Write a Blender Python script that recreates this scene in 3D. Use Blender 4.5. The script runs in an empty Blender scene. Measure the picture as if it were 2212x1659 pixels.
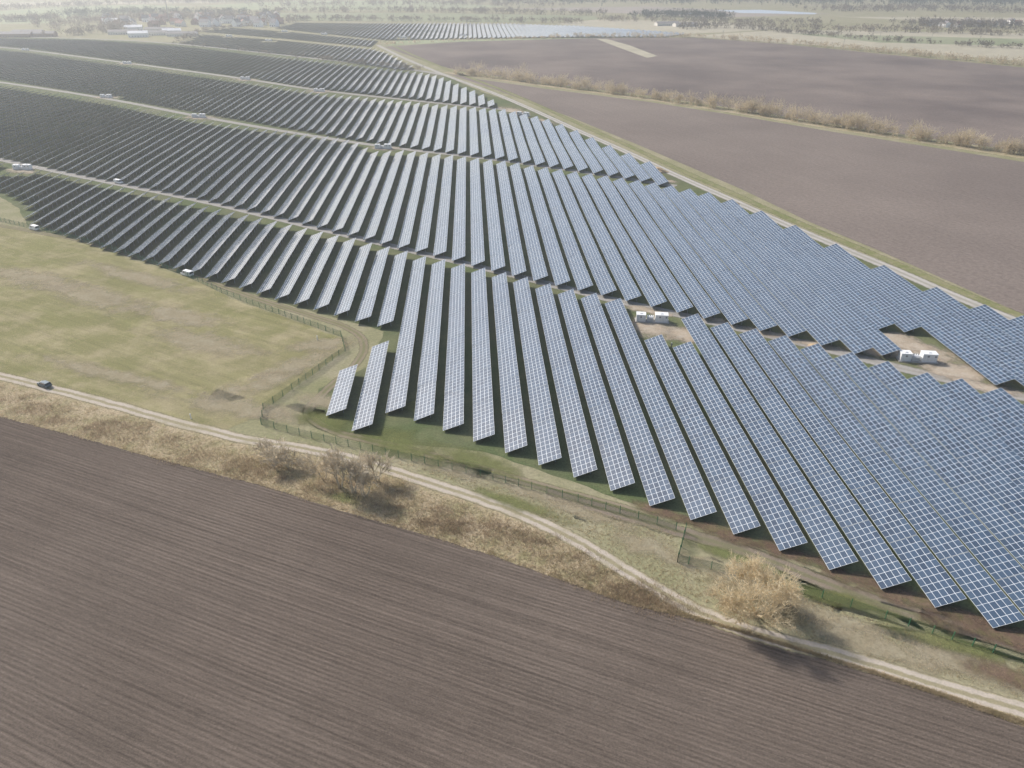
import bpy, math, random
import numpy as np
from mathutils import Vector, Matrix
random.seed(7); rng=np.random.default_rng(7)
scene=bpy.context.scene
# ---------------------------------------------------------------- survey helper
H=100.0; PITCH=math.radians(29.6); F=1600.0; SP,CP=math.sin(PITCH),math.cos(PITCH)
def G(x,y,h=0.0):
    """ground coordinates (metres) of a surveyed point of the site"""
    v=(y-829.5)/F; u=(x-1106)/F
    k=SP+v*CP
    k=max(k,0.012)
    z=(H-h)/k
    return (u*z,(H-h)*(CP-v*SP)/k)
def GP(pts,h=0.0): return [G(x,y,h) for x,y in pts]
# ---------------------------------------------------------------- node helpers
class NT:
    def __init__(s,name):
        s.m=bpy.data.materials.new(name); s.m.use_nodes=True; s.n=s.m.node_tree.nodes; s.l=s.m.node_tree.links
        s.n.clear(); s.out=s.n.new('ShaderNodeOutputMaterial'); s.geo=None
    def set(s,inp,v):
        if v is None: return
        if isinstance(v,bpy.types.NodeSocket): s.l.new(v,inp)
        else:
            if isinstance(v,(tuple,list)) and inp.type=='RGBA' and len(v)==3: v=(*v,1)
            inp.default_value=v
    def pos(s):
        if s.geo is None: s.geo=s.n.new('ShaderNodeNewGeometry')
        return s.geo.outputs['Position']
    def uv(s):
        return s.n.new('ShaderNodeUVMap').outputs[0]
    def noise(s,vec,scale,detail=3,rough=.6,dist=0):
        n=s.n.new('ShaderNodeTexNoise'); s.set(n.inputs['Vector'],vec); n.inputs['Scale'].default_value=scale
        n.inputs['Detail'].default_value=detail; n.inputs['Roughness'].default_value=rough; n.inputs['Distortion'].default_value=dist
        return n.outputs[0]
    def math(s,op,a,b=None,c=None,clamp=False):
        n=s.n.new('ShaderNodeMath'); n.operation=op; n.use_clamp=clamp
        s.set(n.inputs[0],a); s.set(n.inputs[1],b); s.set(n.inputs[2],c); return n.outputs[0]
    def mr(s,v,a,b,c=0,d=1,smooth=False):
        n=s.n.new('ShaderNodeMapRange'); s.set(n.inputs[0],v)
        if smooth: n.interpolation_type='SMOOTHSTEP'
        for i,q in enumerate((a,b,c,d)): s.set(n.inputs[i+1],q)
        return n.outputs[0]
    def mix(s,f,a,b,mode='MIX'):
        n=s.n.new('ShaderNodeMix'); n.data_type='RGBA'; n.blend_type=mode
        s.set(n.inputs[0],f); s.set(n.inputs[6],a); s.set(n.inputs[7],b); return n.outputs[2]
    def gain(s,col,k):
        cc=s.n.new('ShaderNodeCombineColor'); [s.l.new(k,cc.inputs[i]) for i in range(3)]
        return s.mix(1.0,col,cc.outputs[0],'MULTIPLY')
    def mapping(s,vec,rot=(0,0,0),scale=(1,1,1)):
        n=s.n.new('ShaderNodeMapping'); s.set(n.inputs[0],vec); n.inputs['Rotation'].default_value=rot; n.inputs['Scale'].default_value=scale
        return n.outputs[0]
    def sep(s,vec):
        n=s.n.new('ShaderNodeSeparateXYZ'); s.set(n.inputs[0],vec); return n.outputs
    def bump(s,h,st=.5,dist=.2):
        n=s.n.new('ShaderNodeBump'); s.set(n.inputs['Height'],h); n.inputs['Strength'].default_value=st; n.inputs['Distance'].default_value=dist; return n.outputs[0]
    def bsdf(s,col,rough=.9,metal=0,spec=.3,normal=None,ior=None):
        b=s.n.new('ShaderNodeBsdfPrincipled'); s.set(b.inputs['Base Color'],col); s.set(b.inputs['Roughness'],rough)
        s.set(b.inputs['Metallic'],metal); s.set(b.inputs['Specular IOR Level'],spec)
        if normal is not None: s.l.new(normal,b.inputs['Normal'])
        if ior: b.inputs['IOR'].default_value=ior
        return b.outputs[0]
    def diff(s,col,normal=None):
        b=s.n.new('ShaderNodeBsdfDiffuse'); s.set(b.inputs[0],col)
        if normal is not None: s.l.new(normal,b.inputs['Normal'])
        return b.outputs[0]
    def finish(s,sh,alpha=None):
        if alpha is not None:
            t=s.n.new('ShaderNodeBsdfTransparent'); m=s.n.new('ShaderNodeMixShader')
            s.set(m.inputs[0],alpha); s.l.new(t.outputs[0],m.inputs[1]); s.l.new(sh,m.inputs[2]); sh=m.outputs[0]
        s.l.new(sh,s.out.inputs[0]); return s.m
def ramp(t,f,lo,hi): return t.mr(f,lo,hi,0,1)
def groundmat(name,c1,c2,c3,s1=.02,s2=.15,fine=2.5,amp=.35,alpha=None,streak=None,amax=.7,bump=False):
    t=NT(name); p=t.pos()
    a=ramp(t,t.noise(p,s1,4,.62),.40,.62); b=ramp(t,t.noise(p,s2,5,.7),.45,.64)
    col=t.mix(a,c1,c2); col=t.mix(t.math('MULTIPLY',b,.8),col,c3)
    f=t.noise(p,fine,4,.85); f0=f
    if streak is not None:
        q=t.mapping(t.mapping(p,rot=(0,0,-streak)),scale=(.03,.5,1)); st=t.noise(q,1.0,3,.65)
        f=t.math('ADD',t.math('MULTIPLY',f,.7),t.math('MULTIPLY',st,.3))
    k=t.mr(f,.3,.7,1-amp,1+amp)
    col=t.gain(col,k)
    sh=t.diff(col,t.bump(f0,.7,.25) if bump else None)
    al=None
    if alpha=='radial':
        u=t.sep(t.uv()); r=t.math('ADD',u[0],t.math('MULTIPLY',t.math('SUBTRACT',t.noise(p,.12,6,.7),.5),2.2))
        al=t.math('MULTIPLY',t.mr(r,.2,1.05,amax,0,True),t.mr(u[0],1.0,1.34,1,0,True))
    if alpha=='strip':
        u=t.sep(t.uv()); c=t.math('ABSOLUTE',t.math('SUBTRACT',t.math('MULTIPLY',u[1],2),1))
        r=t.math('ADD',c,t.math('MULTIPLY',t.math('SUBTRACT',t.noise(p,.8,4,.65),.5),.9)); al=t.mr(r,.6,.95,1,0,True)
    return t.finish(sh,al)
def plain(name,col,rough=.6,metal=0,spec=.4,var=.12,sc=1.5):
    t=NT(name); n=t.noise(t.pos(),sc,3,.6); k=t.mr(n,.3,.7,1-var,1+var)
    return t.finish(t.bsdf(t.gain(col,k),rough,metal,spec))
def veg(name,col,col2,var=.3,sc=.3,tr=.45):
    t=NT(name); n=t.noise(t.pos(),sc,3,.65); c=t.mix(ramp(t,n,.38,.62),col,col2)
    d=t.diff(c); q=t.n.new('ShaderNodeBsdfTranslucent'); t.l.new(c,q.inputs[0])
    m=t.n.new('ShaderNodeMixShader'); m.inputs[0].default_value=tr; t.l.new(d,m.inputs[1]); t.l.new(q.outputs[0],m.inputs[2])
    return t.finish(m.outputs[0])
# ---------------------------------------------------------------- materials
M={}
M['ground']=groundmat('meadow_ground',(.23,.225,.12),(.28,.26,.16),(.34,.30,.205),.012,.07,1.2,.3)
M['meadow']=groundmat('meadow_grass',(.225,.215,.098),(.26,.238,.122),(.37,.315,.195),.02,.075,2.6,.48,streak=-.5,bump=True)
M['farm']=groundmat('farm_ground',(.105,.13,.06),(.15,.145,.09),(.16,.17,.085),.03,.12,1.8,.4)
M['verge']=groundmat('verge_grass',(.36,.29,.185),(.41,.335,.225),(.25,.23,.12),.04,.2,1.8,.48,bump=True)
def fieldmat(name,c1,c2,theta,period=.8,lines=.35,fine=3.0,fleck=.5,near=True):
    t=NT(name); p=t.pos(); q=t.mapping(p,rot=(0,0,-theta))
    s1=t.noise(t.mapping(q,scale=(.010,.9,1)),1,5,.9)
    big=ramp(t,t.noise(p,.009,4,.62),.35,.65)
    col=t.mix(big,c1,c2)
    h=s1; lo,hi=.32,.68
    if near:
        y=t.sep(q)[1]; yy=t.math('ADD',y,t.math('MULTIPLY',t.noise(t.mapping(q,scale=(.012,.012,1)),1,2,.5),2.5))
        w=t.math('MULTIPLY_ADD',t.math('SINE',t.math('MULTIPLY',yy,2*math.pi/period)),.5,.5)
        w=t.math('MULTIPLY',w,ramp(t,t.noise(p,.03,4,.65),.30,.62))
        s3=t.noise(t.mapping(q,scale=(.5,3.0,1)),1,3,.88)
        h=t.math('ADD',t.math('MULTIPLY',s1,.9),t.math('ADD',t.math('MULTIPLY',s3,.6),t.math('MULTIPLY',w,.22))); lo,hi=.57,1.12
    k=t.mr(h,lo,hi,1-lines,1+lines)
    clod=t.noise(p,fine,3,.9); k=t.math('MULTIPLY',k,t.mr(clod,.3,.7,.74,1.26))
    col=t.gain(col,k)
    if near: col=t.mix(t.mr(clod,.66,.76,0,fleck),col,(.46,.39,.28))
    return t.finish(t.diff(col,t.bump(t.math('ADD',t.math('MULTIPLY',w,.4),clod),.8,.2) if near else None))
M['plow']=fieldmat('ploughed_soil',(.134,.106,.086),(.164,.133,.109),math.atan(-.42),.85,.46)
M['plow_r']=fieldmat('ploughed_soil_north',(.178,.147,.128),(.222,.184,.158),math.atan(-2.36),3.0,.13,.6,.2,False)
M['plow_b']=fieldmat('ploughed_soil_far',(.138,.113,.103),(.218,.178,.154),math.atan(-1.06),4.0,.15,.5,.2,False)
def trackmat(name,rut,mid,edge=.75,mo=1):
    t=NT(name); p=t.pos(); u=t.sep(t.uv()); c=t.math('ABSOLUTE',t.math('SUBTRACT',t.math('MULTIPLY',u[1],2),1))
    n=t.noise(p,.9,4,.65); cn=t.math('ADD',c,t.math('MULTIPLY',t.math('SUBTRACT',n,.5),.4))
    m=t.math('SUBTRACT',1,t.mr(t.math('ABSOLUTE',t.math('SUBTRACT',cn,.46)),.14,.34,0,1,True))
    m=t.math('MULTIPLY',m,ramp(t,t.noise(p,.12,3,.6),.2,.5))
    col=t.mix(m,mid,rut); f=t.noise(p,3.5,3,.75); k=t.mr(f,.25,.75,.75,1.22)
    col=t.gain(col,k)
    al=t.mr(t.math('ADD',c,t.math('MULTIPLY',t.math('SUBTRACT',n,.5),.6)),edge,1.0,mo,0,True)
    return t.finish(t.diff(col),al)
M['track']=trackmat('dirt_track',(.47,.41,.34),(.30,.265,.17))
M['gravel']=trackmat('gravel_road',(.36,.34,.31),(.31,.29,.255))
M['perimeter']=trackmat('perimeter_road',(.46,.43,.39),(.33,.31,.26))
M['ruts']=trackmat('grass_track',(.30,.25,.18),(.225,.215,.11),.6,.8)
M['mudtrack']=trackmat('mud_track',(.25,.205,.16),(.20,.185,.11),.65,.9)
M['sand']=groundmat('sandy_soil',(.44,.365,.28),(.38,.31,.225),(.49,.43,.35),.1,.4,2.5,.3,'radial',amax=.95)
M['mud']=groundmat('muddy_soil',(.16,.11,.078),(.20,.14,.10),(.16,.14,.07),.1,.4,2,.4,'radial',amax=.85)
M['dry']=groundmat('dry_grass_patch',(.39,.33,.225),(.35,.295,.195),(.43,.38,.275),.1,.3,2,.3,'radial',amax=.65)
M['green']=groundmat('green_grass_patch',(.17,.19,.07),(.20,.205,.085),(.15,.16,.06),.08,.3,2,.35,'radial',amax=.65)
M['greenstrip']=groundmat('grass_strip',(.175,.19,.08),(.225,.22,.11),(.28,.25,.16),.05,.3,2,.35,'strip')
M['tanstrip']=groundmat('dry_strip',(.40,.34,.24),(.35,.30,.19),(.28,.25,.13),.05,.3,2,.35,'strip')
for i,(a,b) in enumerate([((.37,.34,.25),(.41,.375,.28)),((.26,.295,.165),(.31,.33,.205)),((.27,.235,.20),(.31,.27,.23)),((.22,.245,.14),(.27,.28,.175))]):
    M['far%d'%i]=groundmat('far_field_%d'%i,a,b,tuple(x*1.1 for x in b),.006,.02,.1,.12)
def modulemat():
    t=NT('solar_module'); u=t.sep(t.uv()); x,y=u[0],u[1]
    fx=t.math('ABSOLUTE',t.math('SUBTRACT',t.math('FRACT',x),.5)); fy=t.math('ABSOLUTE',t.math('SUBTRACT',t.math('FRACT',y),.5))
    lx=t.math('GREATER_THAN',fx,.5-.023); ly=t.math('GREATER_THAN',fy,.5-.034); line=t.math('MAXIMUM',lx,ly)
    cx=t.n.new('ShaderNodeCombineXYZ'); t.l.new(t.math('FLOOR',x),cx.inputs[0]); t.l.new(t.math('FLOOR',y),cx.inputs[1])
    oi=t.n.new('ShaderNodeObjectInfo'); t.l.new(oi.outputs['Random'],cx.inputs[2])
    w=t.n.new('ShaderNodeTexWhiteNoise'); t.l.new(cx.outputs[0],w.inputs[0])
    w2=t.n.new('ShaderNodeTexWhiteNoise'); c2=t.n.new('ShaderNodeCombineXYZ'); t.l.new(t.math('FLOOR',t.math('DIVIDE',x,10)),c2.inputs[0]); t.l.new(oi.outputs['Random'],c2.inputs[1]); t.l.new(c2.outputs[0],w2.inputs[0])
    col=t.mix(w.outputs[0],(.014,.034,.066),(.040,.074,.120))
    col=t.mix(t.math('MULTIPLY',w2.outputs[0],.4),col,(.046,.082,.128))
    glass=t.bsdf(col,.13,0,.72,None,1.9)
    fr=t.bsdf((.68,.71,.73),.5,.1,.4)
    m=t.n.new('ShaderNodeMixShader'); t.l.new(line,m.inputs[0]); t.l.new(glass,m.inputs[1]); t.l.new(fr,m.inputs[2])
    return t.finish(m.outputs[0])
M['module']=modulemat()
M['back']=plain('panel_backsheet',(.07,.125,.145),.7)
M['steel']=plain('galvanised_steel',(.32,.35,.37),.5,.3)
M['edge']=plain('aluminium_frame',(.68,.71,.72),.45,.3)
M['bark']=veg('pale_bark',(.70,.62,.48),(.60,.52,.39),.2,.5,.25)
M['twig']=veg('twigs',(.80,.70,.50),(.70,.60,.42),.2,.5,.5)
M['hedge']=veg('hedge_twigs',(.62,.53,.38),(.50,.42,.29),.25,.05)
M['drygrass']=veg('dry_grass',(.60,.50,.35),(.47,.39,.24))
M['brush']=veg('bramble',(.42,.325,.225),(.33,.255,.17))
M['tussock']=veg('green_tussock',(.25,.26,.11),(.31,.29,.15))
M['wood']=veg('winter_wood',(.18,.15,.115),(.26,.215,.165),.25,.01,.3)
M['pine']=veg('pine_foliage',(.045,.06,.045),(.08,.09,.06),.25,.01,.2)
M['white']=plain('white_paint',(.84,.84,.82),.4,0,.4,.04)
M['whiteroof']=plain('white_roof',(.76,.76,.75),.6,0,.4,.06)
M['grey']=plain('grey_metal',(.25,.26,.26),.5,.3)
M['dark']=plain('dark_vent',(.05,.05,.055),.5)
M['conc']=plain('concrete',(.42,.40,.37),.9)
M['glass']=plain('car_glass',(.02,.025,.03),.08,0,.8,.02)
M['tyre']=plain('tyre',(.02,.02,.02),.9)
M['bluegrey']=plain('blue_grey_paint',(.09,.13,.16),.25,.4)
M['redroof']=plain('red_tile_roof',(.30,.16,.12),.8,0,.2,.2,.5)
M['greyroof']=plain('grey_roof',(.24,.22,.21),.8,0,.2,.2,.5)
M['plaster']=plain('plaster_wall',(.72,.69,.62),.9)
M['brick']=plain('brick_wall',(.30,.19,.14),.9,0,.2,.2)
M['sandpile']=plain('orange_sand',(.56,.41,.25),.95,0,.05,.15,2)
M['hivis']=plain('white_vest',(.75,.72,.55),.7)
M['cloth']=plain('dark_trousers',(.04,.05,.08),.9)
def fencemat():
    t=NT('green_wire_mesh'); u=t.sep(t.uv())
    a=t.math('LESS_THAN',t.math('FRACT',t.math('MULTIPLY',u[0],8)),.2); b=t.math('LESS_THAN',t.math('FRACT',t.math('MULTIPLY',u[1],6)),.16)
    return t.finish(t.diff((.07,.16,.09)),t.math('MAXIMUM',a,b))
M['fence']=fencemat(); M['fencepost']=plain('green_post',(.05,.17,.085),.5)
M['lake']=plain('reservoir_water',(.42,.49,.56),.35)
# ---------------------------------------------------------------- mesh helpers
def mesh_obj(name,verts,faces,mats,midx=None,uvs=None,loc=(0,0,0),parent=None,mesh=None,rotz=0,scale=1):
    if mesh is None:
        me=bpy.data.meshes.new(name); me.from_pydata(verts,[],faces)
        for m in mats: me.materials.append(M[m])
        if midx is not None: me.polygons.foreach_set('material_index',midx)
        if uvs is not None:
            l=me.uv_layers.new(name='UVMap'); l.data.foreach_set('uv',np.asarray(uvs,dtype=np.float32).ravel())
        me.update()
    else: me=mesh
    o=bpy.data.objects.new(name,me); scene.collection.objects.link(o); o.location=loc; o.rotation_euler=(0,0,rotz); o.scale=(scale,)*3
    if parent: o.parent=parent
    return o
def empty(name,loc,rotz=0):
    e=bpy.data.objects.new(name,None); scene.collection.objects.link(e); e.location=loc; e.rotation_euler=(0,0,rotz); return e
class MB:
    def __init__(s): s.v=[];s.f=[];s.m=[]
    def box(s,x0,x1,y0,y1,z0,z1,m=0,tx=0,ty=0):
        b=len(s.v); s.v+=[(x0,y0,z0),(x1,y0,z0),(x1,y1,z0),(x0,y1,z0),(x0+tx,y0+ty,z1),(x1-tx,y0+ty,z1),(x1-tx,y1-ty,z1),(x0+tx,y1-ty,z1)]
        for q in [(0,3,2,1),(4,5,6,7),(0,1,5,4),(1,2,6,5),(2,3,7,6),(3,0,4,7)]: s.f.append(tuple(b+i for i in q)); s.m.append(m)
    def quad(s,pts,m=0):
        b=len(s.v); s.v+=list(pts); s.f.append(tuple(range(b,b+len(pts)))); s.m.append(m)
    def prism(s,p0,p1,r0,r1,n=3,m=0):
        p0=Vector(p0);p1=Vector(p1);d=(p1-p0)
        if d.length<1e-6: return
        d.normalize(); a=d.orthogonal().normalized(); c=d.cross(a); b=len(s.v)
        for p,r in((p0,r0),(p1,r1)):
            for i in range(n):
                t=2*math.pi*i/n; s.v.append(tuple(p+(a*math.cos(t)+c*math.sin(t))*r))
        for i in range(n): j=(i+1)%n; s.f.append((b+i,b+j,b+n+j,b+n+i)); s.m.append(m)
    def sliver(s,p,d,l,w,r,m=0):
        sd=d.cross(Vector((r.gauss(0,1),r.gauss(0,1),r.gauss(0,1))))
        if sd.length<1e-4: return
        sd=sd.normalized()*w/2; b=len(s.v); s.v+=[tuple(p-sd),tuple(p+sd),tuple(p+d*l)]; s.f.append((b,b+1,b+2)); s.m.append(m)
    def cap(s,p0,p1,r,n=12,m=0):
        b=len(s.v); s.prism(p0,p1,r,r,n,m); s.f.append(tuple(b+i for i in range(n))[::-1]); s.m.append(m); s.f.append(tuple(b+n+i for i in range(n))); s.m.append(m)
    def obj(s,name,mats,**k): return mesh_obj(name,s.v,s.f,mats,s.m,**k)
def dens(pts,step,amp=0,closed=False,seed=0):
    r=random.Random(seed); out=[]; n=len(pts)
    for i in range(n if closed else n-1):
        a=Vector(pts[i]); b=Vector(pts[(i+1)%n]); L=(b-a).length; k=max(1,min(200,int(L/step)))
        for j in range(k):
            p=a.lerp(b,j/k)
            if amp: p=p+Vector((r.uniform(-amp,amp),r.uniform(-amp,amp)))
            out.append((p.x,p.y))
    if not closed: out.append(tuple(pts[-1]))
    return out
def smooth(pts,it=2):
    for _ in range(it):
        o=[pts[0]]
        for a,b in zip(pts[:-1],pts[1:]):
            o+=[(a[0]*.75+b[0]*.25,a[1]*.75+b[1]*.25),(a[0]*.25+b[0]*.75,a[1]*.25+b[1]*.75)]
        o.append(pts[-1]); pts=o
    return pts
def sheet(name,px,mat,z,wob=0,step=3,world=False):
    P=px if world else GP(px)
    if wob: P=dens(P,step,wob,True,len(name))
    return mesh_obj(name,[(x,y,z) for x,y in P],[tuple(range(len(P)))],[mat])
def strip(name,px,w,mat,z,world=False,wob=.15):
    P=px if world else GP(px)
    P=smooth(P,2); P=dens(P,4,wob,False,3)
    vs=[];fs=[];uv=[];L=0;Ls=[]
    for i,p in enumerate(P):
        a=P[max(0,i-1)];b=P[min(len(P)-1,i+1)];dx,dy=b[0]-a[0],b[1]-a[1];l=math.hypot(dx,dy) or 1;nx,ny=-dy/l,dx/l
        if i: L+=math.hypot(p[0]-P[i-1][0],p[1]-P[i-1][1])
        Ls.append(L); vs+=[(p[0]+nx*w/2,p[1]+ny*w/2,z),(p[0]-nx*w/2,p[1]-ny*w/2,z)]
    for i in range(len(P)-1):
        fs.append((2*i,2*i+1,2*i+3,2*i+2)); uv+=[(Ls[i],1),(Ls[i],0),(Ls[i+1],0),(Ls[i+1],1)]
    return mesh_obj(name,vs,fs,[mat],None,uv)
ZC=[.060]
def patch(name,x,y,rx,ry,mat,rot=0):
    """soft-edged soil/grass patch; rx,ry metres"""
    cx,cy=G(x,y); ZC[0]+=.0025; z=ZC[0]; n=28
    vs=[(cx,cy,z)];fs=[];uv=[]
    for i in range(n):
        t=2*math.pi*i/n; a,b=rx*1.35*math.cos(t),ry*1.35*math.sin(t); vs.append((cx+a*math.cos(rot)-b*math.sin(rot),cy+a*math.sin(rot)+b*math.cos(rot),z))
    for i in range(n): fs.append((0,1+i,1+(i+1)%n)); uv+=[(0,0),(1.35,0),(1.35,0)]
    return mesh_obj(name,vs,fs,[mat],None,uv)
# ---------------------------------------------------------------- ground
mesh_obj('ground',[(-16000,-3000,0),(16000,-3000,0),(16000,16000,0),(-16000,16000,0)],[(0,1,2,3)],['ground'])
EDGE=[(-900,640),(-400,790),(0,900),(140,936),(280,975),(420,1012),(560,1047),(640,1072),(760,1110),(900,1150),(1050,1195),(1170,1237),(1290,1282),(1390,1313),(1500,1338),(1600,1365),(1750,1412),(1900,1460),(2050,1510),(2212,1568),(2600,1710)]
e=GP(EDGE); e2=dens(e,1.5,.22,False,5)
fld=e2+[(e[-1][0]+60,-60),(-400,-60),(e[0][0]-60,e[0][1]-200)]
sheet('ploughed_field',fld,'plow',.035,world=True)
TRACK=[(-500,690),(0,812),(100,838),(200,862),(300,890),(400,918),(520,948),(640,966),(740,985),(850,1018),(950,1050),(1050,1082),(1150,1120),(1250,1170),(1350,1232),(1450,1292),(1530,1332),(1610,1362),(1700,1387),(1850,1427),(2000,1473),(2212,1535),(2600,1660)]
tw=GP(TRACK)
sheet('verge',dens(tw,3,.5,False,2)+e2[::-1],'verge',.02,world=True)
sheet('meadow',[(-900,330),(0,485),(180,525),(330,575),(420,605),(500,645),(640,695),(765,740),(660,820),(535,908),(480,935),(400,912),(300,884),(100,832),(0,806),(-900,600)],'meadow',.028,.4,3)
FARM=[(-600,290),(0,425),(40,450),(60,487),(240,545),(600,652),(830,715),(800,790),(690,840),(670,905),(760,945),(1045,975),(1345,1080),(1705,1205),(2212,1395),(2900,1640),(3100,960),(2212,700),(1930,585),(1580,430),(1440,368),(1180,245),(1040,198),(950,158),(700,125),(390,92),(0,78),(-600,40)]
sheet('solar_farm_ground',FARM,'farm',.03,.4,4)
sheet('ploughed_field',[(962,158),(1060,190),(1230,252),(1400,322),(1600,408),(1750,480),(1900,542),(2060,612),(2212,680),(2900,930),(2900,470),(2212,350),(2000,316),(1800,285),(1600,251),(1400,220),(1180,192),(1040,172)],'plow_r',.040)
sheet('ploughed_field',[(830,101),(905,128),(985,152),(1180,180),(1400,206),(1600,236),(1800,268),(2000,298),(2212,328),(2900,430),(2900,215),(2212,146),(1900,116),(1700,96),(1500,81),(1290,82),(1000,90)],'plow_b',.042)
sheet('field_path',[(1288,84),(1310,84),(1360,98),(1420,121),(1398,125),(1340,104)],'far0',.06)
far=[([(0,52),(0,24),(120,14),(300,10),(420,14),(210,36),(110,50)],1),([(430,12),(640,2),(900,2),(1100,14),(900,22),(560,22)],1),
([(560,28),(900,28),(1280,34),(1300,42),(1100,48),(640,44)],3),([(1200,52),(1290,42),(1540,46),(1700,62),(1480,74),(1390,66)],0),
([(1480,78),(1700,64),(2212,72),(2900,100),(2900,200),(2212,132),(1850,104)],0),([(1700,72),(2212,84),(2212,100),(1900,92)],3),
([(1800,36),(2212,38),(2800,60),(2212,54)],0),([(1100,18),(1400,14),(1800,30),(1560,38)],2),([(0,6),(400,2),(500,6),(0,12)],0),([(860,88),(1390,80),(1480,79),(1290,82),(1000,90),(835,99)],1)]
for i,(p,k) in enumerate(far): sheet('field',p,'far%d'%k,.045+.004*i)
sheet('reservoir',[(1545,22),(1640,21),(1765,28),(1760,31),(1600,28)],'lake',.1)
sheet('reservoir',[(1440,27),(1530,29),(1535,31),(1440,30)],'lake',.1)
strip('dirt_track',tw,4.2,'track',.055,world=True)
A1=[(-500,235),(0,345),(250,397),(440,434),(655,486),(900,544),(1180,612),(1340,652),(1540,696),(1760,747),(1960,800),(2212,858),(2700,975)]
A2=[(-500,108),(0,177),(230,212),(430,252),(620,285),(830,318),(1040,340),(1270,373),(1460,402)]
A3=[(-500,52),(0,102),(55,107),(275,136),(530,170),(690,196),(950,223),(1095,237)]
A4=[(-500,30),(0,80),(200,83),(390,94),(700,128),(905,152),(960,162)]
strip('gravel_road',A1,5.5,'gravel',.048); strip('gravel_road',A2,6,'gravel',.048); strip('gravel_road',A3,7,'gravel',.048); strip('gravel_road',A4,9,'gravel',.048)
PER=[(815,97),(870,125),(962,163),(1065,200),(1158,240),(1270,292),(1352,327),(1445,372),(1572,428),(1690,482),(1812,533),(1950,590),(2068,643),(2222,704),(2700,900)]
strip('gravel_road',PER,6.5,'perimeter',.052)
strip('grass_strip',[(x+14,y-9) for x,y in PER],6,'greenstrip',.05)
strip('dry_strip',[(960,156),(1180,186),(1400,214),(1600,244),(1800,277),(2000,307),(2212,340),(2900,445)],13,'tanstrip',.05)
strip('grass_track',[(-100,470),(60,498),(180,520),(330,566),(440,604),(560,648),(700,690),(770,715),(792,745),(770,790),(700,845),(655,895),(720,935),(860,965),(1000,1000),(1150,1045),(1300,1085),(1420,1120)],3.4,'ruts',.056)
strip('mud_track',[(1180,1065),(1300,1100),(1440,1140),(1560,1175),(1700,1225),(1860,1290),(2000,1335),(2212,1395),(2500,1490)],4.4,'mudtrack',.058)
patches=[('sand',1408,708,17,9,-.5),('sand',1480,722,9,6,-.5),('sand',1400,672,12,3,-.5),('sand',1980,765,24,11,-.55),('sand',2060,800,15,8,-.5),('sand',1930,735,14,8,-.5),('sand',50,368,14,8,-.5),('sand',828,320,13,8,-.5),('sand',430,254,14,9,-.5),('sand',230,210,14,9,-.5),('sand',1110,240,25,9,-1.1),('sand',1170,262,20,7,-1.1),
('sand',275,138,16,10,-.5),('sand',530,172,16,10,-.5),('sand',690,198,16,10,-.5),('sand',1765,745,9,3.5,-.5),('sand',1540,690,8,2.5,-.5),('sand',1640,716,9,3,-.5),('sand',2140,840,12,4.5,-.5),('sand',1440,392,7,4,-.5),
('dry',640,790,20,6,.85),('dry',560,830,16,6,.6),('dry',690,745,16,5,.3),('dry',600,890,9,5,0),('dry',500,880,24,6,-.3),('dry',300,600,40,6,-.5),('dry',200,640,40,9,-.5),('dry',430,740,26,8,-.4),('dry',250,810,40,4,-.38),('dry',60,600,30,9,-.4),
('dry',1130,1060,18,3,-.5),('dry',960,1010,14,3,-.4),('dry',1420,1190,14,4,-.6),('dry',1300,1120,12,2.5,-.5),('dry',1780,1330,14,3,-.4),('dry',700,870,10,5,-.4),('dry',380,680,30,7,-.45),('dry',1620,1250,12,4,-.5),('dry',1900,1400,16,4,-.4),('dry',2100,1440,14,4,-.4),
('green',850,955,20,7,-.5),('green',700,905,10,5,-.4),('green',740,1075,5,2,-.4),('green',1010,990,18,4,-.5),('green',1120,1090,14,2.5,-.5),('green',1600,1210,14,2,-.5),('green',1830,1300,16,2,-.4),('green',900,880,9,6,0),('green',1750,1280,14,2.5,-.5),('green',2050,1390,14,2.5,-.45),
('mud',1700,1195,14,3,-.5),('mud',1850,1250,16,3.5,-.5),('mud',2000,1305,16,3.5,-.5),('mud',2120,1360,12,4,-.4),('mud',2180,1460,9,3,-.4),('mud',1560,1150,12,2.5,-.5),('mud',1440,1110,9,2,-.5),('mud',2212,1385,12,4,-.4)]
for m,x,y,a,b,r in patches: patch({'sand':'sandy_ground','dry':'dry_grass_patch','green':'grass_patch','mud':'muddy_ground'}[m],x,y,a,b,m,r)
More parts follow.
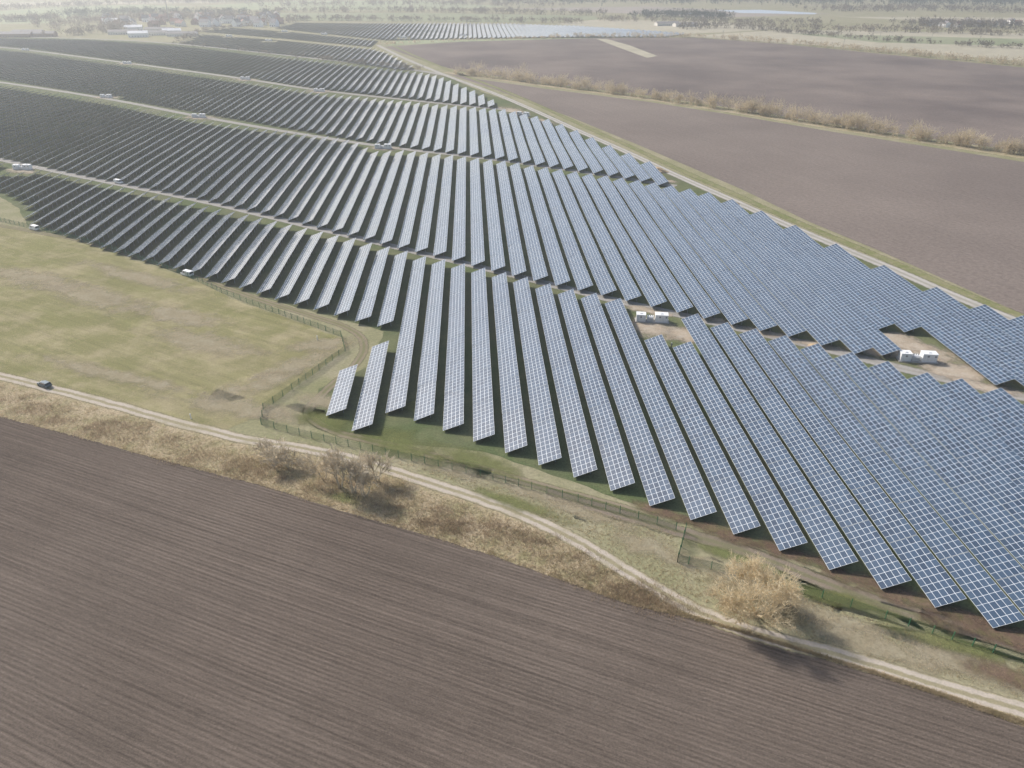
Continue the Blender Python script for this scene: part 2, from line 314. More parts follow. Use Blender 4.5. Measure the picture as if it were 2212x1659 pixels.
# ---------------------------------------------------------------- solar rows
RD=(-.0519,.99865); LD=(.99865,.0519); PITCHR=7.41; OFF=.96; HP=1.7
TILT=math.radians(20.5); SL=5.5; MOD=1.67
STN=[(50,366,-.1),(828,321,-.1),(430,254,-.15),(230,211,-.2),(275,138,-.25),(530,172,-.3),(690,198,-.3),(55,109,-.3),(495,79,-.3),(700,75,-.3),(615,69,-.3),(580,89,-.3),(870,82,-.3),(1000,78,-.3)]
def toST(p): return (p[0]*LD[0]+p[1]*LD[1],p[0]*RD[0]+p[1]*RD[1])
STC=[toST(G(x,y)) for x,y,r in STN]
def add_row(s,t0,t1,detail,shape):
    if t1-t0<5: return
    ns=max(3,int(round((t1-t0)/MOD)))
    vs=[];fs=[];mi=[];uv=[]
    def W(ls,lt,z): return (ls*LD[0]+lt*RD[0],ls*LD[1]+lt*RD[1],z)
    t=t0; done=0
    while done<ns:
        k=min(10,ns-done)
        if ns-done-k<4: k=ns-done
        L=k*MOD; a=t; b=t+L-(.12 if detail else 0)
        tl=TILT+math.radians(random.gauss(0,.6)); dz=shape(s,a); dz2=shape(s,b)
        hw=SL/2*math.cos(tl); hz=SL/2*math.sin(tl); zc=1.85
        for layer,off in((0,.0),(1,-.06)):
            for (u,lt,d) in ((-1,a,dz),(1,a,dz),(1,b,dz2),(-1,b,dz2)):
                vs.append(W(s+u*hw,lt,zc+u*hz+d+off))
        n=len(vs)-8; q=[(n,n+1,n+2,n+3),(n+7,n+6,n+5,n+4),(n,n+4,n+5,n+1),(n+1,n+5,n+6,n+2),(n+2,n+6,n+7,n+3),(n+3,n+7,n+4,n)]
        fs+=q; mi+=[0,1,2,2,2,2]
        uv+=[(done,0),(done,5),(done+k,5),(done+k,0)]+[(.5,.5)]*20
        if detail:
            sp=4.0 if detail==2 else 8.0; m=max(2,int(round(L/sp))); w=.07 if detail==2 else .1
            for i in range(m):
                lt=a+L*(i+.5)/m; d=dz+(dz2-dz)*(i+.5)/m
                for ls in(-1.5,1.5):
                    top=zc+math.tan(tl)*ls+d-.2; b0=len(vs)
                    for zz in(0.0,top):
                        for (x,y) in((-w,-w),(w,-w),(w,w),(-w,w)): vs.append(W(s+ls+x,lt+y,zz))
                    for j in range(4): jj=(j+1)%4; fs.append((b0+j,b0+jj,b0+4+jj,b0+4+j)); mi.append(3); uv+=[(.5,.5)]*4
                b0=len(vs)
                for ls in(-2.45,2.45):
                    zt=zc+math.tan(tl)*ls+d-.065
                    for (y,z) in((-.05,-.16),(.05,-.16),(.05,0),(-.05,0)): vs.append(W(s+ls,lt+y,zt+z))
                for j in range(4): jj=(j+1)%4; fs.append((b0+j,b0+jj,b0+4+jj,b0+4+j)); mi.append(3); uv+=[(.5,.5)]*4
            if detail==2:
                for ls in(-1.9,0,1.9):
                    zt=zc+math.tan(tl)*ls-.23; b0=len(vs)
                    for (lt,d) in((a,dz),(b,dz2)):
                        for (x,z) in((-.04,-.05),(.04,-.05),(.04,.05),(-.04,.05)): vs.append(W(s+ls+x,lt,zt+z+d))
                    for j in range(4): jj=(j+1)%4; fs.append((b0+j,b0+jj,b0+4+jj,b0+4+j)); mi.append(3); uv+=[(.5,.5)]*4
        t+=L; done+=k
    mesh_obj('solar_panel_row',vs,fs,['module','back','edge','steel'],mi,uv)
def shp(s,t): return .22*math.sin(t*.035+s*.013)+.12*math.sin(t*.083+s*.05)+.1*math.sin(s*.11)
def cut(s,segs):
    for (a,b) in STC:
        if abs(s-a)<9.5:
            o=[]
            for (p,q) in segs:
                lo,hi=b-15,b+7
                if q<=lo or p>=hi: o.append((p,q)); continue
                if p<lo: o.append((p,lo))
                if q>hi: o.append((hi,q))
            segs=o
    return segs
def block(px):
    P=[toST(G(x,y,HP)) for x,y in px]; n=len(P)
    s0=min(p[0] for p in P); s1=max(p[0] for p in P)
    for k in range(math.ceil((s0-OFF)/PITCHR),math.floor((s1-OFF)/PITCHR)+1):
        s=OFF+k*PITCHR; ts=[]
        for i in range(n):
            a,b=P[i],P[(i+1)%n]
            if (a[0]<=s)!=(b[0]<=s): ts.append(a[1]+(s-a[0])/(b[0]-a[0])*(b[1]-a[1]))
        ts.sort()
        for p,q in cut(s,[(ts[i],ts[i+1]) for i in range(0,len(ts)-1,2)]):
            d=2 if p<430 else (1 if p<800 else 0)
            add_row(s,p,q,d,shp)
B1=[(-400,258),(0,352),(100,372),(270,408),(400,438),(655,496),(830,538),(900,556),(945,565),(990,574),(1035,587),(1080,597),(1130,607),(1175,620),(1222,632),(1275,642),(1352,660),(1372,724),(1478,746),(1478,686),(1500,690),(1555,706),(1610,719),(1700,739),(1790,762),(1900,792),(1960,808),(2030,824),(2110,844),(2212,868),(2650,972),
(2650,1530),(2212,1356),(2180,1345),(2050,1300),(1930,1260),(1815,1218),(1705,1176),(1610,1142),(1520,1112),(1430,1082),(1345,1050),(1265,1022),(1190,997),(1115,970),(1045,945),(980,922),(915,900),(824,876),(865,708),(830,700),(780,690),(690,664),(600,640),(520,615),(430,590),(330,562),(240,537),(145,503),(60,476),(62,440),(10,412),(-400,310)]
B2=[(-400,245),(0,336),(250,388),(440,426),(655,477),(850,528),(950,548),(1100,588),(1205,611),(1310,632),(1410,656),(1530,683),(1660,711),(1720,722),(1840,755),(1905,768),(1930,763),(1868,702),(1990,714),(2130,816),(2212,838),(2650,944),(2650,850),(2212,692),(2130,668),(2060,650),(1930,592),(1820,543),(1720,498),(1580,440),(1520,420),(1440,405),(1270,379),(1040,346),(870,328),(800,330),(760,305),(430,262),(230,222),(0,186),(-400,132)]
B3=[(-400,112),(0,169),(200,200),(430,240),(760,297),(860,312),(1040,335),(1270,368),(1420,393),(1452,402),(1440,380),(1400,355),(1300,312),(1180,260),(1090,240),(950,229),(690,203),(530,177),(275,142),(55,113),(0,108),(-400,73)]
B4=[(-400,62),(0,98),(55,102),(275,130),(530,164),(690,189),(950,217),(1085,232),(1040,206),(950,168),(900,157),(700,133),(390,98),(200,86),(0,83),(-400,54)]
B5=[(385,91),(440,73),(600,84),(800,104),(830,112),(895,147),(860,148),(700,124)]
B6=[(430,66),(500,58),(620,66),(815,86),(800,99),(600,80)]
B7=[(590,59),(640,47),(1100,51),(1250,56),(1400,67),(1480,72),(1440,78),(1390,78),(1050,81),(835,85)]
for b in (B1,B2,B3,B4,B5,B6,B7): block(b)
for k,a,b in((-4,(790,922),(815,742)),(-5,(722,890),(745,795))):
    ta=toST(G(*a,HP))[1]; tb=toST(G(*b,HP))[1]; add_row(OFF+k*PITCHR,ta,tb,2,shp)
# ---------------------------------------------------------------- fence
def fence(px,name='wire_fence',gap=3.0,h=2.0):
    P=dens(smooth(GP(px),1),gap,0,False); vs=[];fs=[];mi=[];uv=[]
    for i in range(len(P)-1):
        a,b=P[i],P[i+1]; n=len(vs); L=math.hypot(b[0]-a[0],b[1]-a[1])
        vs+=[(*a,.05),(*b,.05),(*b,h),(*a,h)]; fs.append((n,n+1,n+2,n+3)); mi.append(0); uv+=[(0,0),(L,0),(L,1),(0,1)]
    for p in P:
        n=len(vs); w=.06
        for z in(0,h+.1):
            for x,y in((-w,-w),(w,-w),(w,w),(-w,w)): vs.append((p[0]+x,p[1]+y,z))
        for j in range(4): jj=(j+1)%4; fs.append((n+j,n+jj,n+4+jj,n+4+j)); mi.append(1); uv+=[(0,0)]*4
    mesh_obj(name,vs,fs,['fence','fencepost'],mi,uv)
fence([(-300,415),(0,478),(180,520),(330,570),(420,604),(500,643),(640,692),(772,740),(660,822),(537,909),(650,942),(860,988),(1100,1045),(1300,1098),(1460,1145)])
fence([(1480,1150),(1463,1215)],'wire_gate',2.0,2.4)
fence([(1463,1215),(1560,1235),(1700,1272),(1800,1300),(1950,1350),(2212,1432),(2500,1520)])
# ---------------------------------------------------------------- inverter stations
def station(x,y,rot,name='inverter_station'):
    e=empty(name,(*G(x,y),0),rot)
    def part(n,mb,mats): return mb.obj(n,mats,parent=e)
    b=MB(); b.box(-5.4,5.4,-1.6,1.6,0,.3); part('concrete_base',b,['conc'])
    for i,(x0,x1,zt) in enumerate(((-5.0,-2.1,2.5),(.9,4.9,2.7))):
        b=MB(); b.box(x0,x1,-1.2,1.2,.31,zt,0); b.box(x0-.08,x1+.08,-1.28,1.28,zt+.003,zt+.12,0)
        k=3 if i==0 else 4
        for j in range(k):
            w=(x1-x0)/k; a=x0+w*j+.06
            b.box(a,a+w-.12,-1.23,-1.203,.45,zt-.2,1)
            if j%2==1: b.box(a+.15,a+w-.3,-1.26,-1.233,zt-.9,zt-.4,2)
            b.box(a,a+w-.12,1.203,1.23,.45,zt-.2,1)
        b.box((x0+x1)/2-.4,(x0+x1)/2+.4,-.4,.4,zt+.12,zt+.3,3)
        part('cabinet_%d'%i,b,['white','whiteroof','grey','whiteroof'])
    b=MB(); b.box(-1.6,.4,-.8,.8,.31,1.8,0)
    for j in range(7): b.box(-1.5+j*.27,-1.42+j*.27,-1.2,-.803,.6,1.6,0); b.box(-1.5+j*.27,-1.42+j*.27,.803,1.2,.6,1.6,0)
    for j in range(3): b.cap((-1.2+j*.6,0,1.8),(-1.2+j*.6,0,2.3),.12,8,1)
    part('transformer',b,['whiteroof','grey'])
station(1408,694,-.12); station(1980,779,-.12); station(1130,250,-.6)
for x,y,r in STN: station(x,y,r)
def heap(x,y,r,h):
    vs=[];fs=[];n=18;c=G(x,y);rr=[.0,.3,.6,.85,1.0]
    for ri,q in enumerate(rr[1:]):
        for i in range(n):
            t=2*math.pi*i/n;k=q*r*(1+.2*random.uniform(-1,1)); vs.append((c[0]+k*1.5*math.cos(t),c[1]+k*math.sin(t),max(0,h*(1-q**1.6)+random.uniform(-.1,.12)*(q<1)) if q<1 else 0))
    vs.append((c[0],c[1],h)); t=len(vs)-1
    for i in range(n): fs.append((t,i,(i+1)%n))
    for a in range(3):
        for i in range(n): j=(i+1)%n; fs.append((a*n+i,(a+1)*n+i,(a+1)*n+j,a*n+j))
    mesh_obj('sand_heap',vs,fs,['sandpile'])
for a in((1921,593,2.2,1.3),(1664,491,2,1.2),(1420,371,4,2.6),(1760,748,1.5,.8),(1584,441,2,1.2),(1640,468,2,1.0),(1125,247,3,1.6)): heap(*a)
# ---------------------------------------------------------------- vehicles
def vehicle(name,x,y,rot,paint,van=False):
    e=empty(name,(*G(x,y),.06),rot)
    def loft(sections,nm,mats):
        b=MB(); k=len(sections)
        for (X,w0,z0,zm,w1,z1) in sections: b.v+=[(X,-w0,z0),(X,-w0*1.0,zm),(X,-w1,z1),(X,w1,z1),(X,w0,zm),(X,w0,z0)]
        for i in range(k-1):
            for j in range(6): jj=(j+1)%6; b.f.append((i*6+j,i*6+jj,(i+1)*6+jj,(i+1)*6+j)); b.m.append(0)
        b.f.append(tuple(range(6))[::-1]); b.m.append(0); b.f.append(tuple((k-1)*6+i for i in range(6))); b.m.append(0)
        return b.obj(nm,mats,parent=e)
    if van:
        loft([(-2.6,.9,.35,1.0,.88,1.05),(-2.55,.97,.3,1.0,.94,1.1),(0.9,.98,.28,1.0,.95,1.1),(2.1,.97,.28,.95,.9,1.08),(2.55,.88,.35,.8,.8,.9)],'body',[paint])
        loft([(-2.52,.94,1.06,1.3,.90,1.35),(-2.5,.93,1.06,1.7,.86,1.72),(1.2,.93,1.1,1.7,.86,1.74),(1.95,.9,1.09,1.12,.86,1.14)],'glasshouse',['glass'])
        loft([(-2.53,.83,1.73,1.85,.8,1.98),(1.15,.83,1.75,1.86,.8,1.98),(1.35,.80,1.7,1.74,.7,1.78)],'roof',[paint])
        b=MB()
        for X in(-2.5,-1.2,.15,1.15):
            for sgn in(-1,1): b.box(X-.12,X+.12,min(sgn*.87,sgn*.965),max(sgn*.87,sgn*.965),1.05,1.8,0)
        b.box(-2.57,-.3,-.97,-.93,1.05,1.75,0); b.box(-2.57,-.3,.93,.97,1.05,1.75,0)
        b.obj('pillars',[paint],parent=e); wx=(-1.6,1.65)
    else:
        loft([(-2.2,.75,.4,.8,.7,.9),(-2.1,.86,.28,.85,.80,.95),(-.9,.88,.25,.88,.84,.98),(1.0,.88,.25,.85,.84,.95),(1.9,.85,.28,.7,.78,.8),(2.2,.7,.35,.6,.62,.65)],'body',[paint])
        loft([(-2.05,.80,.93,.98,.76,1.0),(-1.75,.79,.95,1.3,.64,1.36),(.2,.79,.96,1.32,.64,1.38),(1.05,.78,.93,.96,.72,.97)],'glasshouse',['glass'])
        loft([(-1.8,.64,1.37,1.40,.6,1.43),(-.6,.65,1.39,1.44,.6,1.47),(.2,.64,1.385,1.41,.6,1.43)],'roof',[paint])
        b=MB()
        for sgn in(-1,1):
            for x0,x1 in((.98,.15),(-.4,-.45),(-1.5,-1.6)): b.prism((x0,sgn*.81,.95),(x1,sgn*.665,1.4),.05,.05,4)
        b.obj('pillars',[paint],parent=e); wx=(-1.35,1.4)
    b=MB()
    for X in wx:
        for sgn in(-1,1): b.cap((X,sgn*.72,.33),(X,sgn*.93,.33),.33,14,0); b.cap((X,sgn*.935,.33),(X,sgn*.945,.33),.19,10,1)
    b.obj('wheels',['tyre','grey'],parent=e)
    b=MB(); zf=.55 if not van else .65; fx=2.17 if not van else 2.5
    for sgn in(-1,1): b.box(fx-.1,fx+.02,sgn*.55-.14,sgn*.55+.14,zf,zf+.13,0)
    b.obj('headlights',['whiteroof'],parent=e)
vehicle('parked_car',97,834,math.radians(152),'bluegrey')
vehicle('parked_van',405,595,math.radians(150),'white',True)
vehicle('parked_van',75,496,math.radians(150),'white',True)
vehicle('parked_van',257,396,math.radians(-28),'white',True)
vehicle('parked_car',2195,327,math.radians(-40),'bluegrey')
# ---------------------------------------------------------------- vegetation
def tris(name,C,D,L,Wd,mat):
    N=len(C); R=rng.normal(size=(N,3)); S=np.cross(D,R); S/=np.linalg.norm(S,axis=1)[:,None]+1e-9
    v=np.empty((N,3,3)); v[:,0]=C-S*Wd[:,None]/2; v[:,1]=C+S*Wd[:,None]/2; v[:,2]=C+D*L[:,None]
    me=bpy.data.meshes.new(name); me.vertices.add(N*3); me.vertices.foreach_set('co',v.ravel())
    me.loops.add(N*3); me.loops.foreach_set('vertex_index',np.arange(N*3,dtype=np.int32))
    me.polygons.add(N); me.polygons.foreach_set('loop_start',np.arange(0,N*3,3,dtype=np.int32)); me.polygons.foreach_set('loop_total',np.full(N,3,dtype=np.int32))
    me.materials.append(M[mat]); me.update(calc_edges=True)
    o=bpy.data.objects.new(name,me); scene.collection.objects.link(o); return o
def unit(a): return a/(np.linalg.norm(a,axis=1)[:,None]+1e-9)
def shrubs(name,pts,hs,n,mat,width=.18,flat=.9):
    C=[];D=[];L=[];Wd=[]
    for (x,y),h in zip(pts,hs):
        lob=rng.normal(size=(4,3))*np.array([.28,.28,.12])*h+np.array([0,0,.55*h])
        c=lob[rng.integers(0,4,n)]+rng.normal(size=(n,3))*np.array([.16,.16,.16])*h*flat
        c[:,2]=np.clip(c[:,2],.02*h,h)
        d=unit(c-np.array([0,0,.05*h])+rng.normal(size=(n,3))*.35*h)
        d[:,2]=np.abs(d[:,2]); C.append(c+np.array([x,y,0])); D.append(d); L.append(rng.uniform(.12,.3,n)*h); Wd.append(rng.uniform(.5,1.3,n)*width)
        m=5; c=rng.normal(size=(m,3))*.05*h; c[:,2]=0; C.append(c+np.array([x,y,0])); D.append(unit(rng.normal(size=(m,3))*.25+np.array([0,0,1]))); L.append(np.full(m,.8*h)); Wd.append(np.full(m,.035*h))
    return tris(name,np.vstack(C),np.vstack(D),np.concatenate(L),np.concatenate(Wd),mat)
def along(px,n,spread,world=False):
    P=px if world else GP(px); P=np.array(P); seg=np.linalg.norm(np.diff(P,axis=0),axis=1); cs=np.concatenate([[0],np.cumsum(seg)])
    t=rng.uniform(0,cs[-1],n); xs=np.interp(t,cs,P[:,0]); ys=np.interp(t,cs,P[:,1])
    return np.stack([xs,ys],1)+rng.normal(size=(n,2))*spread
HL=[(985,160),(1100,172),(1180,183),(1400,212),(1600,241),(1800,273),(2000,304),(2212,335),(2800,425)]
p=along(HL,430,2.4); h=rng.uniform(4,11.5,len(p))*np.where(rng.random(len(p))<.3,.5,1); shrubs('hedgerow',p,h,170,'hedge',.26)
for i,(x,y) in enumerate([(1030,160),(1120,172),(1260,190),(1640,247),(1720,262),(1850,280)]):
    shrubs('bare_tree',[G(x,y)],[13.5],300,'hedge',.22)
p=along([(700,128),(800,140),(900,152)],60,5); shrubs('hedgerow',p,rng.uniform(3,6,60),60,'wood',.5)
p=along([(640,133),(700,130),(380,93)],40,5); shrubs('hedgerow',p,rng.uniform(2,5,40),60,'wood',.5)
def mass(name,px,n,spread,h0,h1,mat,q=34,w=1.3):
    p=along(px,n,spread); shrubs(name,p,rng.uniform(h0,h1,n),q,mat,w)
mass('tree_line',[(0,48),(120,44)],60,5,10,15,'wood',40,1.6); mass('tree_line',[(0,22),(300,8),(640,4)],200,12,10,16,'wood',34,2)
mass('village_trees',[(120,60),(230,45),(420,38),(600,50)],200,35,8,16,'wood',50,1.5); mass('village_trees',[(120,38),(300,30),(560,34)],140,30,9,18,'pine',50,1.6)
mass('village_trees',[(130,78),(230,70),(260,60)],60,14,8,16,'wood',60,1.2)
mass('tree_line',[(560,27),(900,26),(1300,34)],200,10,9,15,'wood',34,1.8); mass('tree_line',[(620,44),(1000,46),(1250,50)],160,8,7,12,'wood',34,1.5)
mass('tree_line',[(560,14),(900,10),(1200,14)],160,25,9,16,'wood',34,2); mass('forest',[(1000,3),(1500,4),(2212,8),(2800,14)],900,90,14,20,'pine',30,2.8)
mass('forest',[(600,-6),(1200,-8),(2212,-4)],700,160,14,20,'pine',24,3.4); mass('forest',[(1380,38),(1450,36),(1570,41)],130,14,10,16,'pine',40,1.6)
mass('forest',[(1770,24),(2000,22),(2212,28),(2600,36)],300,30,10,16,'wood',34,2)
mass('tree_line',[(1480,62),(1560,60),(1700,66),(2000,70),(2212,78)],180,10,8,13,'wood'); mass('tree_line',[(1180,81),(1300,81),(1500,81),(1700,94),(1900,113),(2212,143),(2700,195)],380,5,4,9,'hedge',50,.7)
mass('tree_line',[(1300,44),(1500,50),(1780,52)],140,12,7,12,'wood'); mass('tree_line',[(1640,66),(1900,88),(2212,106)],130,5,4,9,'wood')
mass('tree_line',[(390,88),(450,66),(560,56),(640,45)],80,5,4,9,'wood'); mass('village_trees',[(1940,54),(2212,61)],160,18,9,15,'wood')
mass('tree_line',[(830,97),(1000,88),(1300,80)],90,3,2,5,'hedge')
mass('forest',[(0,-2),(600,-4)],300,60,12,18,'wood',26,2.6)
def bare_tree(name,x,y,h,seed,stems=4,spread=.8,mat='bark',tw_=4,tl=.5,D0=5,rmin=.03,up=.12,jit=.6):
    r=random.Random(seed); b=MB(); c=G(x,y)
    def grow(p,d,l,rad,dep):
        q=p+d*l; mid=p+d*l*.5+Vector((r.gauss(0,1),r.gauss(0,1),r.gauss(0,1)))*l*.06
        n=5 if dep>=4 else 3
        b.prism(p,mid,rad,rad*.82,n); b.prism(mid,q,rad*.82,max(rmin*.7,rad*.62),n)
        if dep<=1:
            for i in range(tw_):
                dd=(d+Vector((r.gauss(0,1),r.gauss(0,1),r.gauss(0.1,.9)))*.6).normalized(); b.sliver(p.lerp(q,r.random()),dd,tl*r.uniform(.6,1.5),.06,r)
        if dep==0: return
        k=4 if dep in(2,3) else 3
        for i in range(k):
            nd=(d+Vector((r.gauss(0,1),r.gauss(0,1),r.gauss(up,.8)))*jit).normalized()
            if nd.z<-.25: nd.z*=-.5
            st=mid if (i==0 and dep<D0) else q
            grow(st,nd,l*r.uniform(.66,.88),max(rad*.58,rmin),dep-1)
    for i in range(stems):
        a=2*math.pi*i/stems+r.uniform(-.3,.3); d=Vector((math.cos(a)*spread*.5,math.sin(a)*spread*.5,1)).normalized()
        grow(Vector((c[0]+.3*math.cos(a),c[1]+.3*math.sin(a),0)),d,h*.25,h*.018,D0)
    return b.obj(name,[mat])
bare_tree('bare_tree',1634,1328,12.6,3,6,1.6,'twig',3,.7,5,.03,.1,.62)
bare_tree('bare_tree',735,1052,12,8,3,.5,'bark',2,.6,4,.05,.3,.42); bare_tree('bare_tree',765,1064,11.5,12,3,.5,'bark',2,.6,4,.05,.3,.42); bare_tree('bare_tree',815,1040,9,14,3,.6,'bark',2,.6,4,.045,.3,.45)
bare_tree('bare_tree',700,1035,9,31,2,.6,'bark',2,.6,4,.045,.3,.45); bare_tree('bare_tree',790,1072,9,37,3,.7,'bark',2,.6,4,.045,.3,.45)
bare_tree('bare_tree',590,1003,8,21,4,1.2,'bark',2,.6,4,.045,.2,.5); bare_tree('bare_tree',625,1010,6,25,3,1.2,'bark',2,.5,4,.035,.2,.5)
def vergepts(n,lo=0,hi=1,x0=-100,x1=2300):
    xs=rng.uniform(x0,x1,n); f=rng.uniform(lo,hi,n)
    ya=np.interp(xs,[q[0] for q in TRACK],[q[1] for q in TRACK]); yb=np.interp(xs,[q[0] for q in EDGE],[q[1] for q in EDGE])
    f=np.where((yb-ya)<45,np.maximum(f,.75),f)
    return np.array([G(a,b) for a,b in zip(xs,ya+(yb-ya)*f)])
def tufts(name,P,hs,n,mat,w,sp=.35):
    N=len(P); C=np.repeat(np.column_stack([P,np.zeros(N)]),n,0); hh=np.repeat(hs,n); C[:,:2]+=rng.normal(size=(N*n,2))*sp*hh[:,None]
    D=unit(rng.normal(size=(N*n,3))*.45+np.array([0,0,1])); D[:,2]=np.abs(D[:,2])
    return tris(name,C,D,hh*rng.uniform(.6,1.1,N*n),np.full(N*n,w)*rng.uniform(.6,1.4,N*n),mat)
tufts('dry_grass',vergepts(7000,.18,1.0),rng.uniform(.25,.7,7000),7,'drygrass',.07)
tufts('dry_grass',vergepts(2500,.92,1.02),rng.uniform(.25,.6,2500),7,'drygrass',.08)
tufts('green_tussocks',vergepts(1800,.2,.9),rng.uniform(.2,.4,1800),7,'tussock',.07)
cl=vergepts(95,.3,.85,-50,1550); P=np.repeat(cl,35,0)+rng.normal(size=(95*35,2))*np.array([2.6,1.1]); tufts('bramble_scrub',P,rng.uniform(.5,1.3,len(P)),9,'brush',.06,.5)
cl=np.array([G(x,y) for x,y in [(640,1000),(690,1015),(700,1045),(830,1045),(860,1045),(560,1000),(900,1085),(780,1080),(1600,1300),(1690,1335),(1720,1310),(1580,1270),(480,985),(520,1000)]]); P=np.repeat(cl,60,0)+rng.normal(size=(len(cl)*60,2))*np.array([2.6,1.3]); tufts('scrub',P,rng.uniform(.6,1.8,len(P)),9,'drygrass',.05,.5)
def polypts(px,n):
    P=[Vector((*q,0)) for q in GP(px)]; xs=[q.x for q in P]; ys=[q.y for q in P]; out=[]
    k=len(P)
    while len(out)<n:
        x=random.uniform(min(xs),max(xs)); y=random.uniform(min(ys),max(ys)); c=False; j=k-1
        for i in range(k):
            if (P[i].y>y)!=(P[j].y>y) and x<(P[j].x-P[i].x)*(y-P[i].y)/(P[j].y-P[i].y)+P[i].x: c=not c
            j=i
        if c: out.append((x,y))
    return np.array(out)
mp=polypts([(0,490),(420,610),(760,745),(535,905),(400,905),(0,800)],4000); tufts('meadow_tussocks',mp,rng.uniform(.12,.3,4000),6,'drygrass',.06)
mp=polypts([(640,950),(860,995),(1460,1150),(1465,1220),(1800,1310),(2212,1440),(2212,1510),(1700,1368),(1450,1272),(1250,1150),(1050,1064),(850,1000),(740,968)],4500); tufts('dry_grass',mp,rng.uniform(.15,.5,4500),6,'drygrass',.06)
# ---------------------------------------------------------------- buildings
def house_mesh(l,w,h,rh,wall,roof,nw):
    b=MB(); b.box(-l/2,l/2,-w/2,w/2,0,h,0); o=.4
    for sgn in(-1,1):
        b.quad([(-l/2-o,sgn*(w/2+o),h-.15),(l/2+o,sgn*(w/2+o),h-.15),(l/2+o,0,h+rh),(-l/2-o,0,h+rh)][::sgn],1)
    for sx in(-1,1): b.quad([(sx*l/2,-w/2,h),(sx*l/2,w/2,h),(sx*l/2,0,h+rh-.1)],0)
    for sgn in(-1,1):
        for i in range(nw):
            x=-l/2+l*(i+.5)/nw; b.box(x-.5,x+.5,min(sgn*(w/2+.003),sgn*(w/2+.04)),max(sgn*(w/2+.003),sgn*(w/2+.04)),(0 if i==nw//2 else 1.0),2.2,2)
    b.box(l*.2,l*.2+.6,-.3,.3,h+rh*.6,h+rh+.9,3)
    me=bpy.data.meshes.new('house'); me.from_pydata(b.v,[],b.f)
    for m in(wall,roof,'dark','brick'): me.materials.append(M[m])
    me.polygons.foreach_set('material_index',b.m); me.update(); return me
hm=[house_mesh(12,9,4.5,4,'plaster','redroof',4),house_mesh(14,9,6,4,'white','greyroof',5),house_mesh(11,8,4,4,'brick','redroof',4),house_mesh(10,9,5.5,4.5,'white','greyroof',3)]
bm=[house_mesh(45,14,4.5,2.5,'plaster','greyroof',12),house_mesh(50,16,5,3,'brick','greyroof',12),house_mesh(28,14,6,3,'white','whiteroof',7)]
for i in range(75):
    x=random.uniform(225,610); y=52-random.uniform(-6,16)
    mesh_obj('village_house',None,None,None,mesh=random.choice(hm),loc=(*G(x,y),0),rotz=random.uniform(-.5,.5)+random.choice((0,1.57)),scale=1.3)
for x,y,k,r in((35,80,1,.1),(85,79,1,.1),(62,74,0,.1),(268,74,0,.2),(300,80,2,.3),(330,76,0,.1),(372,74,2,.5),(395,78,0,.2),(290,66,2,.3),(345,68,0,.0),(240,50,2,.3),(1440,55,0,.3),(1480,57,0,.3)):
    mesh_obj('farm_barn',None,None,None,mesh=bm[k],loc=(*G(x,y),0),rotz=r)
for i in range(14):
    mesh_obj('village_house',None,None,None,mesh=random.choice((hm[1],hm[3],hm[0])),loc=(*G(random.uniform(1940,2212),random.uniform(50,60)),0),rotz=random.uniform(0,3.14),scale=1.0)
def mast(x,y,h,name='radio_mast'):
    b=MB(); c=G(x,y)
    for i in range(3):
        a=2*math.pi*i/3; b.prism((c[0]+1.2*math.cos(a),c[1]+1.2*math.sin(a),0),(c[0]+.4*math.cos(a),c[1]+.4*math.sin(a),h),.3,.2,4)
    for k in range(int(h/2.5)):
        z=k*2.5; q=1.2-.8*z/h
        for i in range(3):
            a=2*math.pi*i/3;d=2*math.pi*(i+1)/3; b.prism((c[0]+q*math.cos(a),c[1]+q*math.sin(a),z),(c[0]+q*math.cos(d),c[1]+q*math.sin(d),z+2.5),.12,.12,3)
    b.obj(name,['grey'])
mast(367,50,50)
def pole(x,y,h=11):
    b=MB(); c=G(x,y); b.prism((*c,0),(*c,h),.2,.14,6); b.box(c[0]-1.3,c[0]+1.3,c[1]-.08,c[1]+.08,h-1,h-.8)
    for d in(-1.1,0,1.1): b.cap((c[0]+d,c[1],h-.8),(c[0]+d,c[1],h-.5),.07,6)
    b.obj('utility_pole',['grey'])
for a in((1820,108),(2112,102),(1560,88),(2010,92),(1900,84)): pole(*a,14)
for x,y in((686,735),(413,905)):
    b=MB(); c=G(x,y); b.cap((*c,0),(*c,1.3),.12,8,0); b.cap((*c,1.3),(*c,1.5),.15,8,0); b.obj('marker_post',['white'])
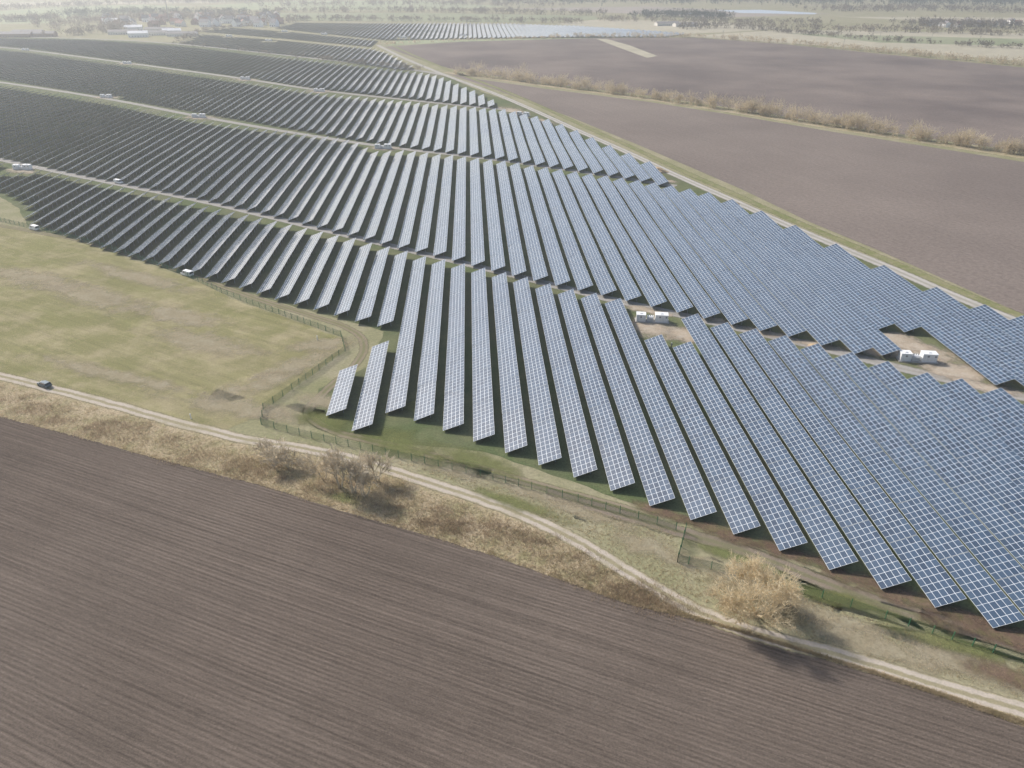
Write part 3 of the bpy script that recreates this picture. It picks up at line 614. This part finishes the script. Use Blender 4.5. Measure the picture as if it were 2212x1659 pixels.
# ---------------------------------------------------------------- workers
def worker(x,y,rot,leg=.18):
    e=empty('worker',(*G(x,y),.05),rot)
    J=[(0,0,.95),(0,0,1.2),(0,0,1.45),(0,.01,1.56),(0,.02,1.68),(.1,0,.92),(.11,leg,.5),(.11,leg*.9,.08),(.11,leg*.9+.16,.05),(-.1,0,.92),(-.11,-leg,.5),(-.11,-leg*1.4,.1),(-.11,-leg*1.4+.16,.05),(.2,0,1.42),(.27,-.08,1.15),(.27,.06,.92),(.27,.1,.84),(-.2,0,1.42),(-.27,.08,1.15),(-.26,.26,1.0),(-.25,.33,.96)]
    Ed=[(0,1),(1,2),(2,3),(3,4),(0,5),(5,6),(6,7),(7,8),(0,9),(9,10),(10,11),(11,12),(2,13),(13,14),(14,15),(15,16),(2,17),(17,18),(18,19),(19,20)]
    R=[.15,.15,.16,.06,.10,.1,.075,.05,.045,.1,.075,.05,.045,.075,.055,.04,.035,.075,.055,.04,.035]
    me=bpy.data.meshes.new('body'); me.from_pydata(J,Ed,[]); o=bpy.data.objects.new('body',me); scene.collection.objects.link(o); o.parent=e
    o.modifiers.new('s','SKIN'); [setattr(me.skin_vertices[0].data[i],'radius',(r,r)) for i,r in enumerate(R)]
    me.skin_vertices[0].data[0].use_root=True
    o.modifiers.new('d','SUBSURF').levels=1; me.materials.append(M['cloth'])
    b=MB(); b.box(-.2,.2,-.13,.15,.98,1.5,0,.03,.02); b.obj('vest',['hivis'],parent=e)
    b=MB(); b.cap((0,.02,1.70),(0,.02,1.78),.125,10,0); b.cap((0,.02,1.78),(0,.02,1.83),.08,10,0); b.obj('helmet',['white'],parent=e)
worker(1450,752,.4); worker(176,523,1.2); worker(1498,708,2.0)
# ---------------------------------------------------------------- haze (real air volume)
t=bpy.data.materials.new('haze_air'); t.use_nodes=True; n=t.node_tree.nodes; n.clear(); o=n.new('ShaderNodeOutputMaterial'); s=n.new('ShaderNodeVolumeScatter')
s.inputs['Color'].default_value=(.94,.985,1,1); s.inputs['Density'].default_value=.00027; s.inputs['Anisotropy'].default_value=.4; t.node_tree.links.new(s.outputs[0],o.inputs['Volume']); M['haze']=t
b=MB(); b.box(-15000,15000,-2500,15000,-20,260); b.obj('haze',['haze'])
# ---------------------------------------------------------------- light
az=math.radians(-51); EL=math.radians(37)
S=Vector((math.sin(az)*math.cos(EL),math.cos(az)*math.cos(EL),math.sin(EL)))
L=bpy.data.lights.new('sun','SUN'); L.energy=5; L.angle=math.radians(6.0); L.color=(1,.97,.93)
lo=bpy.data.objects.new('sun',L); scene.collection.objects.link(lo); lo.rotation_euler=S.to_track_quat('Z','Y').to_euler(); lo.location=(0,0,300)
w=bpy.data.worlds.new('World'); scene.world=w; w.use_nodes=True; nt=w.node_tree; bg=nt.nodes['Background']; sk=nt.nodes.new('ShaderNodeTexSky'); sk.sky_type='NISHITA'
sk.sun_disc=False; sk.sun_elevation=EL; sk.sun_rotation=az%(2*math.pi); sk.dust_density=2.5; sk.air_density=1.0
nt.links.new(sk.outputs[0],bg.inputs[0]); bg.inputs[1].default_value=.15
# ---------------------------------------------------------------- camera
c=bpy.data.cameras.new('camera'); co=bpy.data.objects.new('camera',c); scene.collection.objects.link(co); scene.camera=co
co.location=(0,0,H); co.rotation_euler=(math.pi/2-PITCH,0,0); c.sensor_width=36; c.lens=36*F/2212; c.clip_end=30000; c.clip_start=.5
scene.view_settings.view_transform='Standard'; scene.view_settings.look='None'; scene.view_settings.exposure=0
